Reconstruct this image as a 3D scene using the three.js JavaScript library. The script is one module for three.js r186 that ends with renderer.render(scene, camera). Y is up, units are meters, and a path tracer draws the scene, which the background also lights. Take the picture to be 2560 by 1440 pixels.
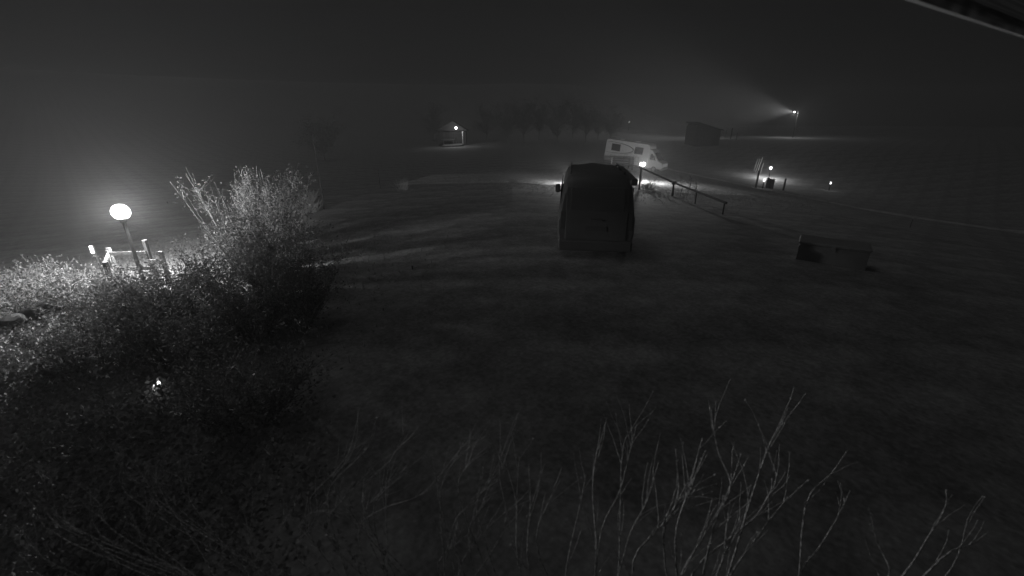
import * as THREE from 'three';
import { mergeGeometries, toCreasedNormals } from 'three/addons/utils/BufferGeometryUtils.js';
import { RoundedBoxGeometry } from 'three/addons/geometries/RoundedBoxGeometry.js';

// ------------------------------------------------------------------ camera, sky, moonlight, exposure
const scene = new THREE.Scene();
const EYE = new THREE.Vector3(0, 3.2, 0), PITCH = 21.4 * Math.PI / 180, FPX = 1074;   // focal length in pixels of the 2560 x 1440 frame
const camera = new THREE.PerspectiveCamera(2 * Math.atan(720 / FPX) * 180 / Math.PI, 16 / 9, 0.05, 2000);
camera.position.copy(EYE); camera.rotation.set(-PITCH, 0, 0);
camera.focus = 18; camera.userData.fStop = 1.3;
const renderer = new THREE.WebGLRenderer();
renderer.toneMapping = THREE.LinearToneMapping; renderer.toneMappingExposure = 1.0;
renderer.shadowMap.enabled = true;

let seed = 20260413;
const rnd = () => { seed = (seed + 0x6D2B79F5) | 0; let t = Math.imul(seed ^ (seed >>> 15), 1 | seed); t = (t + Math.imul(t ^ (t >>> 7), 61 | t)) ^ t; return ((t ^ (t >>> 14)) >>> 0) / 4294967296; };
const rr = (a, b) => a + (b - a) * rnd();
const clamp = (v, a, b) => Math.max(a, Math.min(b, v));
const smooth = (a, b, v) => { const t = clamp((v - a) / (b - a), 0, 1); return t * t * (3 - 2 * t); };
// value noise
const hash = (i, j) => { let h = Math.imul(i, 374761393) + Math.imul(j, 668265263); h = Math.imul(h ^ (h >>> 13), 1274126177); return ((h ^ (h >>> 16)) >>> 0) / 4294967296; };
const vnoise = (x, y, per = 0) => {
  const xi = Math.floor(x), yi = Math.floor(y), fx = x - xi, fy = y - yi, u = fx * fx * (3 - 2 * fx), v = fy * fy * (3 - 2 * fy);
  const w = (k) => per ? ((k % per) + per) % per : k;
  const a = hash(w(xi), w(yi)), b = hash(w(xi + 1), w(yi)), c = hash(w(xi), w(yi + 1)), d = hash(w(xi + 1), w(yi + 1));
  return a + (b - a) * u + (c - a) * v + (a - b - c + d) * u * v;
};
{ // overcast night sky: an even dim grey with faint cloud structure, the same all round
  const W = 256, H = 128, d = new Float32Array(W * H * 4);
  for (let j = 0; j < H; j++) for (let i = 0; i < W; i++) {
    const n = vnoise(i / 16, j / 10, 16) * 0.6 + vnoise(i / 8, j / 5, 32) * 0.4;
    const v = 0.001 * (0.9 + 0.2 * n), k = (j * W + i) * 4;
    d[k] = d[k + 1] = d[k + 2] = v; d[k + 3] = 1;
  }
  const t = new THREE.DataTexture(d, W, H, THREE.RGBAFormat, THREE.FloatType);
  t.mapping = THREE.EquirectangularReflectionMapping; t.magFilter = THREE.LinearFilter; t.minFilter = THREE.LinearFilter; t.needsUpdate = true;
  scene.background = t; scene.environment = t;
}
const moon = new THREE.DirectionalLight(0xffffff, 0.09);   // moon behind thin cloud
moon.position.set(-50, 120, -25); moon.shadow.radius = 40; moon.castShadow = true;
Object.assign(moon.shadow.camera, { left: -120, right: 120, top: 120, bottom: -120, near: 1, far: 400 }); moon.shadow.mapSize.set(2048, 2048);
scene.add(moon, moon.target);
scene.fog = new THREE.FogExp2(0xe6e6e6, 0.0026);           // damp night mist: lamps glow in it, far things drown in it

// ------------------------------------------------------------------ terrain and pixel rays
function ground(x, z) {
  const r = Math.hypot(x, z);
  let y = -0.04 * clamp(r - 8, 0, 40) + 0.9 * smooth(64, 120, r);
  y -= x > 0 ? 0.055 * Math.min(x, 34) * smooth(6, 26, r) * (1 - 0.75 * smooth(62, 110, r)) : 0.03 * Math.min(-x, 40);
  y -= 0.075 * (x - 15.5) * Math.exp(-((x - 15.5) ** 2 + (z + 53) ** 2) / 100);   // the motorhome's pitch falls to the right
  y -= 0.1 * clamp(x - 18, 0, 26) * smooth(20, 40, r) * (1 - smooth(62, 100, r));                     // the slope drops away beyond the footpath
  const az = Math.atan2(x, -z);                               // wooded rise behind the site, to the left of the motorhome
  y += (6 * smooth(95, 200, r) + 26 * smooth(170, 410, r)) * (1 - smooth(0.1, 0.38, az));
  y += 0.01 * (vnoise(x * 0.35 + 50, z * 0.35 + 50) - 0.5) * smooth(3, 8, r) + 0.5 * (vnoise(x * 0.03 + 9, z * 0.03) - 0.5) * smooth(20, 60, r);
  return y;
}
const ray = (px, py) => { const a = (px - 1280) / FPX, b = -(py - 720) / FPX, c = Math.cos(PITCH), s = Math.sin(PITCH); return new THREE.Vector3(a, b * c - s, -c - b * s); };
const atZ = (px, py, z) => { const d = ray(px, py); return EYE.clone().addScaledVector(d, z / d.z); };
function gp(px, py) { // where the ray through a pixel meets the ground
  const d = ray(px, py); let t = 1;
  for (let i = 0; i < 6000; i++) { const p = EYE.clone().addScaledVector(d, t); if (p.y <= ground(p.x, p.z)) return p; t *= 1.0015; t += 0.004; }
  return EYE.clone().addScaledVector(d, t);
}

function raised(px, py, h) { // where the ray through a pixel is h above the ground
  const d = ray(px, py); let t = 1;
  for (let i = 0; i < 6000; i++) { const p = EYE.clone().addScaledVector(d, t); if (p.y <= ground(p.x, p.z) + h) return p; t *= 1.0015; t += 0.004; }
  return EYE.clone().addScaledVector(d, t);
}

// ------------------------------------------------------------------ materials: the camera sees near infrared in grey, where grass and leaves are pale
const G = (v) => new THREE.Color().setRGB(v, v, v);
const mat = (v, rough = 0.8, extra = {}) => new THREE.MeshStandardMaterial({ color: G(v), roughness: rough, ...extra });
function noiseTex(size, fn, rep = 1, srgb = true) {
  const d = new Uint8Array(size * size * 4);
  for (let j = 0; j < size; j++) for (let i = 0; i < size; i++) { const v = clamp(fn(i / size, j / size), 0, 1) * 255, k = (j * size + i) * 4; d[k] = d[k + 1] = d[k + 2] = v; d[k + 3] = 255; }
  const t = new THREE.DataTexture(d, size, size); t.wrapS = t.wrapT = THREE.RepeatWrapping; t.magFilter = THREE.LinearFilter; t.minFilter = THREE.LinearMipmapLinearFilter; t.generateMipmaps = true;
  if (srgb) t.colorSpace = THREE.SRGBColorSpace; t.repeat.set(rep, rep); t.needsUpdate = true; return t;
}
const fbm = (x, y, p) => vnoise(x * p, y * p, p) * 0.5 + vnoise(x * p * 2, y * p * 2, p * 2) * 0.3 + vnoise(x * p * 4, y * p * 4, p * 4) * 0.2;
const turfTex = noiseTex(512, (x, y) => 0.36 + 0.16 * (fbm(x, y, 6) - 0.5) + 0.16 * (fbm(x, y, 64) - 0.5));
const turfBump = noiseTex(512, (x, y) => fbm(x, y, 48) * 0.7 + fbm(x, y, 10) * 0.3, 1, false);
const woodTex = noiseTex(256, (x, y) => 0.5 + 0.35 * (vnoise(x * 64, y * 4, 64) - 0.5) + 0.2 * (fbm(x, y, 8) - 0.5));
const barkTex = noiseTex(256, (x, y) => 0.5 + 0.5 * (vnoise(x * 12, y * 40, 64) - 0.5) + 0.3 * (fbm(x, y, 16) - 0.5));
const MT = {
  turf: new THREE.MeshStandardMaterial({ map: turfTex, color: G(2.3), bumpMap: turfBump, bumpScale: 0.004, roughness: 0.9 }),
  grass: mat(0.38, 0.75), dryGrass: mat(0.45, 0.8),
  asphalt: new THREE.MeshStandardMaterial({ color: G(0.06), roughness: 0.32, bumpMap: turfBump, bumpScale: 0.006 }),
  brightGravel: new THREE.MeshStandardMaterial({ map: turfTex, color: G(4.6), bumpMap: turfBump, bumpScale: 0.04, roughness: 0.85 }),  // colour lightened so the lamp-lit pitch comes out brighter
  wood: new THREE.MeshStandardMaterial({ map: woodTex, color: G(0.55), roughness: 0.8, bumpMap: woodTex, bumpScale: 0.003 }),
  darkWood: new THREE.MeshStandardMaterial({ map: woodTex, color: G(0.22), roughness: 0.8, bumpMap: woodTex, bumpScale: 0.003 }),
  whiteBoard: new THREE.MeshStandardMaterial({ map: woodTex, color: G(3.4), roughness: 0.6, bumpMap: woodTex, bumpScale: 0.001 }),
  bark: new THREE.MeshStandardMaterial({ map: barkTex, color: G(0.9), roughness: 0.85 }),
  litBark: new THREE.MeshStandardMaterial({ map: barkTex, color: G(1.8), roughness: 0.7 }),  // bark colour lifted to stand for light reaching the near stems
  birch: new THREE.MeshStandardMaterial({ map: barkTex, color: G(2.4), roughness: 0.7 }),
  leaf: new THREE.MeshPhysicalMaterial({ color: G(0.1), roughness: 0.9, transmission: 0.35, thickness: 0 }), needle: mat(0.2, 0.8), ivy: mat(0.3, 0.7), bud: mat(0.4, 0.6),
  vanPaint: new THREE.MeshPhysicalMaterial({ color: G(0.16), roughness: 0.6, clearcoat: 0.1, clearcoatRoughness: 0.3 }),
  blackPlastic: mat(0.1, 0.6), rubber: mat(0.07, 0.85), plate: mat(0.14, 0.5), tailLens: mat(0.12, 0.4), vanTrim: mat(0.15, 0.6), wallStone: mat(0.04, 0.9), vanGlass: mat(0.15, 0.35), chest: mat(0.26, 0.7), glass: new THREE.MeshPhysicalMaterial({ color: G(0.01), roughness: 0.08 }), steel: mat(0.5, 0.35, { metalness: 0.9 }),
  white: mat(0.58, 0.4), offWhite: mat(0.55, 0.5), greyPaint: mat(0.25, 0.5), decal: mat(0.1, 0.5), lens: mat(0.3, 0.2), darkMetal: mat(0.05, 0.5, { metalness: 0.5 }),
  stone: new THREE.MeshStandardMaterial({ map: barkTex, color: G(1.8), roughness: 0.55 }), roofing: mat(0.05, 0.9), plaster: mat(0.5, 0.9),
};
const glow = (k) => new THREE.MeshStandardMaterial({ color: G(0.8), emissive: 0xffffff, emissiveIntensity: k, roughness: 0.5 });

// ------------------------------------------------------------------ building helpers
const V = (x, y, z) => new THREE.Vector3(x, y, z);
const taken = {};
const numbered = (n) => { taken[n] = (taken[n] ?? -1) + 1; return taken[n] ? n + '_' + String(taken[n]).padStart(3, '0') : n; };
const shade = (o) => { o.castShadow = o.receiveShadow = true; return o; };
function mk(name, geos, m, parent) {
  const list = (Array.isArray(geos) ? geos : [geos]).map((g) => { const n = g.index ? g.toNonIndexed() : g; for (const k of Object.keys(n.attributes)) if (!['position', 'normal', 'uv'].includes(k)) n.deleteAttribute(k); return n; });
  const o = shade(new THREE.Mesh(list.length > 1 ? mergeGeometries(list) : list[0], m)); o.name = name; if (parent) parent.add(o); return o;
}
function thing(name, label, category, p = V(0, 0, 0), turn = 0, group) {
  const o = new THREE.Group(); o.name = numbered(name); o.position.copy(p); o.rotation.y = turn; o.userData = { label, category }; if (group) o.userData.group = group; scene.add(o); return o;
}
function single(o, label, category, group) { o.name = numbered(o.name); o.userData = { label, category, ...(group ? { group } : {}) }; scene.add(o); return o; }
function structure(name, geos, m) { const o = mk(numbered(name), geos, m, scene); o.userData = { kind: 'structure' }; return o; }
const box = (w, h, d, x = 0, y = 0, z = 0, b = 0) => { const g = b ? new RoundedBoxGeometry(w, h, d, 2, b) : new THREE.BoxGeometry(w, h, d); return g.translate(x, y, z); };
const cyl = (r0, r1, h, x = 0, y = 0, z = 0, n = 16) => new THREE.CylinderGeometry(r1, r0, h, n).translate(x, y + h / 2, z);
const ball = (r, x = 0, y = 0, z = 0, n = 16) => new THREE.SphereGeometry(r, n, Math.ceil(n * 0.7)).translate(x, y, z);
function bar(a, b, r0, r1 = r0, n = 8) { // a round bar between two points
  const d = b.clone().sub(a), g = new THREE.CylinderGeometry(r1, r0, d.length(), n);
  g.applyQuaternion(new THREE.Quaternion().setFromUnitVectors(V(0, 1, 0), d.clone().normalize())); const m = a.clone().add(b).multiplyScalar(0.5); return g.translate(m.x, m.y, m.z);
}
function beam(a, b, w, h) { // a square bar between two points
  const d = b.clone().sub(a), g = new THREE.BoxGeometry(w, h, d.length());
  const m = new THREE.Matrix4().lookAt(a, b, V(0, 1, 0)); g.applyMatrix4(m); const c = a.clone().add(b).multiplyScalar(0.5); return g.translate(c.x, c.y, c.z);
}
function limb(pts, r0, r1, n = 5, P = [], N = [], U = []) { // a tapered, bent tube as raw triangles
  const rings = pts.map((p, i) => {
    const a = pts[Math.max(0, i - 1)], b = pts[Math.min(pts.length - 1, i + 1)], t = b.clone().sub(a).normalize();
    const s = Math.abs(t.y) < 0.9 ? V(0, 1, 0).cross(t).normalize() : V(1, 0, 0).cross(t).normalize(), u = t.clone().cross(s), r = r0 + (r1 - r0) * i / (pts.length - 1);
    return Array.from({ length: n }, (_, k) => { const q = k / n * Math.PI * 2, nn = s.clone().multiplyScalar(Math.cos(q)).addScaledVector(u, Math.sin(q)); return [p.clone().addScaledVector(nn, r), nn]; });
  });
  let len = 0;
  for (let i = 0; i + 1 < rings.length; i++) {
    const l2 = len + pts[i].distanceTo(pts[i + 1]);
    for (let k = 0; k < n; k++) {
      const k2 = (k + 1) % n, q = [[rings[i][k], k / n, len], [rings[i][k2], (k + 1) / n, len], [rings[i + 1][k2], (k + 1) / n, l2], [rings[i + 1][k], k / n, l2]];
      for (const m of [0, 1, 2, 0, 2, 3]) { const [[p, nn], uu, vv] = q[m]; P.push(p.x, p.y, p.z); N.push(nn.x, nn.y, nn.z); U.push(uu, vv * 3); }
    }
    len = l2;
  }
  return [P, N, U];
}
function leafFace(p, size, P, N, U, up = 0.3, ratio = 0.5) { // one small leaf: a rhombus of two triangles
  const n = V(rr(-1, 1), rr(-1, 1) + up, rr(-1, 1)).normalize(), a = V(rr(-1, 1), rr(-1, 1), rr(-1, 1)).cross(n).normalize(), b = n.clone().cross(a);
  const q = [p.clone().addScaledVector(a, -size), p.clone().addScaledVector(b, size * ratio), p.clone().addScaledVector(a, size), p.clone().addScaledVector(b, -size * ratio)];
  for (const m of [0, 2, 1, 0, 3, 2]) { P.push(q[m].x, q[m].y, q[m].z); N.push(n.x, n.y, n.z); U.push(m / 3, 0); }
}
const raw = (P, N, U) => { const g = new THREE.BufferGeometry(); g.setAttribute('position', new THREE.Float32BufferAttribute(P, 3)); g.setAttribute('normal', new THREE.Float32BufferAttribute(N, 3)); g.setAttribute('uv', new THREE.Float32BufferAttribute(U, 2)); return g; };
function wander(p, dir, len, steps, bend, lift = 0) { // a crooked line of growth
  const out = [p.clone()], d = dir.clone().normalize(), q = p.clone();
  for (let i = 0; i < steps; i++) { d.add(V(rr(-bend, bend), rr(-bend, bend) + lift, rr(-bend, bend))).normalize(); q.addScaledVector(d, len / steps); out.push(q.clone()); }
  return out;
}
const on = (x, z, dy = 0) => V(x, ground(x, z) + dy, z);

// ------------------------------------------------------------------ the setting
{ // one terrain sheet, fine near the camera and coarse far away
  const P = [], U = [], I = [], R = [0.4], seg = 220;
  while (R[R.length - 1] < 420) R.push(R[R.length - 1] * 1.035 + 0.03);
  for (const r of R) for (let k = 0; k <= seg; k++) { const a = k / seg * Math.PI * 2, x = r * Math.sin(a), z = -r * Math.cos(a); P.push(x, ground(x, z), z); U.push(x / 3, z / 3); }
  for (let i = 0; i + 1 < R.length; i++) for (let k = 0; k < seg; k++) { const a = i * (seg + 1) + k, b = a + seg + 1; I.push(a, a + 1, b, b, a + 1, b + 1); }
  const g = new THREE.BufferGeometry(); g.setAttribute('position', new THREE.Float32BufferAttribute(P, 3)); g.setAttribute('uv', new THREE.Float32BufferAttribute(U, 2)); g.setIndex(I); g.computeVertexNormals();
  structure('ground', g, MT.turf);
}
function strip(name, line, half, m, lift) { // a path laid on the terrain
  const P = [], U = [], I = []; const c = new THREE.CatmullRomCurve3(line.map(([x, z]) => V(x, 0, z))), n = Math.ceil(c.getLength() / 1.2), w = 7; let k = 0;
  for (let i = 0; i <= n; i++) {
    const p = c.getPointAt(i / n), t = c.getTangentAt(i / n), s = V(-t.z, 0, t.x);
    for (let j = 0; j <= w; j++) { const q = p.clone().addScaledVector(s, (j / w * 2 - 1) * (half + 0.12 * (vnoise(i * 0.9, j > w / 2 ? 4 : 9) - 0.5))); P.push(q.x, ground(q.x, q.z) + lift, q.z); U.push(q.x / 3, q.z / 3); }
    if (i) for (let j = 0; j < w; j++) { const a = k - (w + 1) + j, b = k + j; I.push(a, b, a + 1, b, b + 1, a + 1); }
    k += w + 1;
  }
  const g = new THREE.BufferGeometry(); g.setAttribute('position', new THREE.Float32BufferAttribute(P, 3)); g.setAttribute('uv', new THREE.Float32BufferAttribute(U, 2)); g.setIndex(I); g.computeVertexNormals();
  return structure(name, g, m);
}
strip('road', [[18, -158], [50, -150], [83, -146], [125, -150]], 3.2, MT.asphalt, 0.03);
strip('footpath', [[19, -63], [26, -56], [30, -47.5], [36, -40], [46, -36]], 1.0, MT.brightGravel, 0.012);
strip('brightened_pitch', [[-8, -36.5], [3, -35], [10, -34.8], [17, -37]], 4.4, MT.brightGravel, 0.012);  // pale strip added along the lamp-lit ground, brightening it by colour

// ------------------------------------------------------------------ lamps
function pointLamp(parent, p, cd, size = 2) { const l = new THREE.PointLight(0xffffff, cd, 0, 2); l.position.copy(p); l.castShadow = true; l.shadow.radius = size; parent.add(l); return l; }
{ // the bright globe lamp by the railing
  const b = gp(365, 720), top = atZ(305, 530, b.z), h = top.y - b.y;
  const t = thing('globe_lamp', 'bright white globe lamp on a short dark post beside the wooden railing', 'lamp', b);
  mk('base_plate', cyl(0.11, 0.1, 0.05), MT.darkMetal, t); mk('post', [cyl(0.045, 0.035, h - 0.2), cyl(0.06, 0.06, 0.06, 0, 0.05)], MT.darkMetal, t);
  mk('collar', [cyl(0.06, 0.09, 0.07, 0, h - 0.22), cyl(0.1, 0.1, 0.02, 0, h - 0.15)], MT.darkMetal, t);
  mk('globe', ball(0.17, 0, h, 0, 28), glow(5), t);
  pointLamp(t, V(0, h, 0), 126, 8);
}
{ // low bollard lamp beside the motorhome
  const b = gp(1597, 456), top = atZ(1607, 411, b.z), h = top.y - b.y;
  const t = thing('bollard_lamp', 'lit bollard lamp standing in front of the white motorhome', 'lamp', V(top.x, ground(top.x, b.z), b.z));
  mk('post', [cyl(0.07, 0.055, h - 0.12), cyl(0.13, 0.13, 0.04)], MT.darkMetal, t); mk('housing', box(0.2, 0.3, 0.16, -0.17, h, -0.2, 0.04), MT.darkMetal, t); mk('bracket', box(0.1, 0.05, 0.2, -0.08, h - 0.13, -0.09), MT.darkMetal, t);
  mk('lens', ball(0.17, 0.07, h + 0.02, 0, 18), glow(6), t);
  pointLamp(t, V(0.07, h + 0.02, 0), 118, 8);
}
{ // a second bollard lamp that the van hides: its light spreads over the pitch on both sides
  const b = gp(1428, 462), t = thing('bollard_lamp', 'low bollard lamp lighting the pitch behind the dark camper van', 'lamp', b);
  mk('post', [cyl(0.07, 0.055, 0.8), cyl(0.13, 0.13, 0.04)], MT.darkMetal, t); mk('lens', ball(0.15, 0, 0.93, 0, 16), glow(5), t); mk('cap', cyl(0.2, 0.14, 0.05, 0, 1.09), MT.darkMetal, t);
  pointLamp(t, V(0, 0.93, 0), 38, 6);
}
{ // lamp over the porch of the distant hut
  const b = gp(1130, 367), z = b.z, A = atZ(1106, 364, z), B = atZ(1156, 361, z), P = atZ(1157, 331, z), L = atZ(1140, 320, z + 0.5);
  const t = thing('porch_hut', 'small distant wooden hut with a lit porch post and deck edge', 'hut', V(0, 0, 0));
  const y0 = A.y, gx = (x) => ground(x, z - 1) - 0.3;
  mk('deck_edge', beam(A, B, 0.1, 0.26), MT.white, t);
  for (let k = 0; k < 8; k++) mk('deck_board', beam(A.clone().add(V(0, 0.08, -0.25 - k * 0.33)), B.clone().add(V(0, 0.08, -0.25 - k * 0.33)), 0.3, 0.05), MT.wood, t);
  mk('plinth', box(B.x - A.x - 0.3, y0 - gx(A.x), 2.3, (A.x + B.x) / 2, (y0 + gx(A.x)) / 2 - 0.1, z - 1.5), MT.darkWood, t);
  mk('porch_post', [bar(V(P.x, B.y, z), P, 0.13), ball(0.17, P.x, P.y, z, 10), ball(0.16, P.x, P.y - 0.6, z, 10), ball(0.16, P.x, P.y - 1.1, z, 10)], MT.white, t);
  mk('porch_post', bar(A.clone().add(V(0.15, 0, 0)), V(A.x + 0.15, P.y, z), 0.08), MT.darkWood, t);
  const W = B.x - A.x, cx = (A.x + B.x) / 2;
  mk('wall', box(W + 1.6, P.y - y0 + 0.4, 2.4, cx - 0.4, (P.y + y0) / 2, z - 4), MT.darkWood, t);
  const rf = new THREE.Shape(); rf.moveTo(-W / 2 - 1.6, 0); rf.lineTo(0, 1.7); rf.lineTo(W / 2 + 0.9, 0);
  mk('roof', new THREE.ExtrudeGeometry(rf, { depth: 3.6, bevelEnabled: false }).translate(cx, P.y + 0.25, z - 5.4), MT.roofing, t);
  mk('bench', box(1.9, 0.12, 0.5, cx - 0.9, y0 + 0.75, z - 2.4), MT.wood, t);
  mk('table_top', [box(2.4, 0.08, 0.9, cx - 0.9, y0 + 1.05, z - 1.3), box(0.1, 0.9, 0.7, cx - 1.8, y0 + 0.55, z - 1.3), box(0.1, 0.9, 0.7, cx, y0 + 0.55, z - 1.3)], MT.wood, t);
  mk('lamp_arm', [bar(V(L.x, L.y + 0.1, L.z), V(L.x, L.y + 0.45, z - 1.9), 0.04), bar(V(L.x, L.y + 0.45, z - 1.9), V(L.x, P.y + 0.2, z - 1.95), 0.04)], MT.darkMetal, t);
  mk('lamp_globe', ball(0.23, L.x, L.y, L.z, 14), glow(6), t);
  pointLamp(t, L, 13, 10);
}
{ // tall street lamp on the far road, its beam thrown to the left through the mist
  const L = atZ(1987, 280, -118), b = on(L.x, L.z), h = L.y - b.y;
  const t = thing('street_lamp', 'tall far street lamp throwing a beam over the field and the barn', 'street lamp', b);
  mk('pole', cyl(0.11, 0.06, h + 0.2, 0.9, 0, 0, 10), MT.darkMetal, t); mk('arm', bar(V(0.9, h + 0.16, 0), V(0.05, h + 0.2, 0), 0.045), MT.darkMetal, t);
  mk('lamp_head', box(0.7, 0.14, 0.36, 0.05, h + 0.24, 0, 0.04), MT.darkMetal, t); mk('lens', new THREE.SphereGeometry(0.23, 14, 8).scale(1, 0.8, 1).translate(-0.1, h + 0.02, 0), glow(7), t);
  const s = new THREE.SpotLight(0xffffff, 2000, 0, 0.52, 1, 2); s.position.set(-0.5, h + 0.02, 0); s.target.position.set(-40, h + 3.2, 2); s.castShadow = true; s.shadow.radius = 8; t.add(s, s.target);
  pointLamp(t, V(-0.1, h - 0.4, 0), 60, 8);
}
{ // lamp by the footpath
  const b = gp(1919, 447), L = atZ(1927, 420, b.z), h = L.y - ground(L.x, b.z);
  const t = thing('path_lamp', 'short lit lamp post beside the footpath and the thin pale stems', 'lamp', on(L.x, b.z));
  mk('post', [cyl(0.06, 0.05, h - 0.1), cyl(0.12, 0.12, 0.05)], MT.darkMetal, t); mk('cap', new THREE.ConeGeometry(0.28, 0.14, 16).translate(0, h + 0.3, 0), MT.darkMetal, t);
  mk('lantern_glass', new THREE.SphereGeometry(0.17, 16, 10).scale(1, 1.25, 1).translate(0, h, 0), glow(5), t); mk('cap_stem', cyl(0.015, 0.015, 0.1, 0, h + 0.18), MT.darkMetal, t);
  pointLamp(t, V(0, h, 0), 42, 8);
}
function markerLight(px, pyTop, pyFoot, label, k) { // small light bollards with two glowing rings
  const b = gp(px, pyFoot), top = atZ(px, pyTop, b.z), h = Math.max(0.5, top.y - b.y);
  const t = thing('marker_light', label, 'marker light', b, 0, 'small light bollards along the path');
  mk('post', cyl(0.07, 0.06, h - 0.3), MT.darkMetal, t); mk('light_ring', cyl(0.09, 0.09, 0.1, 0, h - 0.3), glow(k), t); mk('divider', cyl(0.075, 0.075, 0.07, 0, h - 0.2), MT.darkMetal, t); mk('light_ring', cyl(0.085, 0.085, 0.1, 0, h - 0.13), glow(k), t); mk('cap', cyl(0.1, 0.07, 0.04, 0, h - 0.03), MT.darkMetal, t);
  pointLamp(t, V(0, h - 0.16, 0.25), 0.35, 3);
}
markerLight(1906, 447, 472, 'small light bollard in front of the dark path posts', 4);
markerLight(2072, 454, 476, 'lone small light bollard beyond the dark path posts', 3);
{ // tiny far lights
  for (const [px, py, z, r, k, label] of [[1573, 305, -140, 0.16, 0.7, 'tiny far lamp glimmering left of the dark barn'], [2283, 545, -24.7, 0.035, 0.8, 'tiny reflector stake on the dark slope beyond the storage chest'], [1030, 658, -9.8, 0.03, 0.35, 'thin white reflector stake standing alone on the dark lawn']]) {
    const p = atZ(px, py, z), g0 = on(p.x, z), t = thing(z < -100 ? 'far_lamp' : 'reflector_stake', label, z < -100 ? 'lamp' : 'reflector', g0);
    mk('stake', cyl(r * 0.6, r * 0.5, Math.max(0.1, p.y - g0.y - r)), MT.darkMetal, t);
    mk(z < -100 ? 'lamp_globe' : 'reflector_face', z < -100 ? ball(r, 0, p.y - g0.y, 0, 10) : box(r * 1.4, r * 3.4, 0.015, 0, p.y - g0.y, 0.02, 0.006), z < -100 ? glow(k) : MT.white, t);
    if (z < -100) pointLamp(t, V(0, p.y - g0.y, 0), 0.3, 6);
  }
}

// ------------------------------------------------------------------ vehicles
function wheel(parent, x, y, z, r, w, axis = 'x') {
  const g = new THREE.Group(); g.name = 'wheel'; g.position.set(x, y, z); if (axis === 'z') g.rotation.y = Math.PI / 2; parent.add(g);
  mk('tyre', new THREE.TorusGeometry(r - w * 0.42, w * 0.42, 10, 28).scale(1, 1, 1.15).rotateY(Math.PI / 2), MT.rubber, g);
  mk('rim', [new THREE.CylinderGeometry(r - w * 0.7, r - w * 0.7, w * 0.7, 20).rotateZ(Math.PI / 2), ...[0, 1, 2, 3, 4].map((k) => box(w * 0.78, 0.05, r * 1.1).rotateX(k * Math.PI / 5))], MT.greyPaint, g);
}
function loft(sections) { // closed skin through rings of equally many points
  const P = [], I = [], n = sections[0].length;
  for (const s of sections) for (const p of s) P.push(...p);
  for (let i = 0; i + 1 < sections.length; i++) for (let k = 0; k < n; k++) { const k2 = (k + 1) % n, a = i * n + k, b = i * n + k2, c = a + n, d = b + n; I.push(a, b, c, b, d, c); }
  for (const [o, f] of [[0, 1], [(sections.length - 1) * n, 0]]) for (let k = 1; k + 1 < n; k++) f ? I.push(o, o + k + 1, o + k) : I.push(o, o + k, o + k + 1);
  const g = new THREE.BufferGeometry(); g.setAttribute('position', new THREE.Float32BufferAttribute(P, 3)); g.setIndex(I);
  const q = toCreasedNormals(g.toNonIndexed(), 0.6); q.setAttribute('uv', new THREE.Float32BufferAttribute(new Float32Array(q.attributes.position.count * 2), 2)); return q;
}
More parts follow.
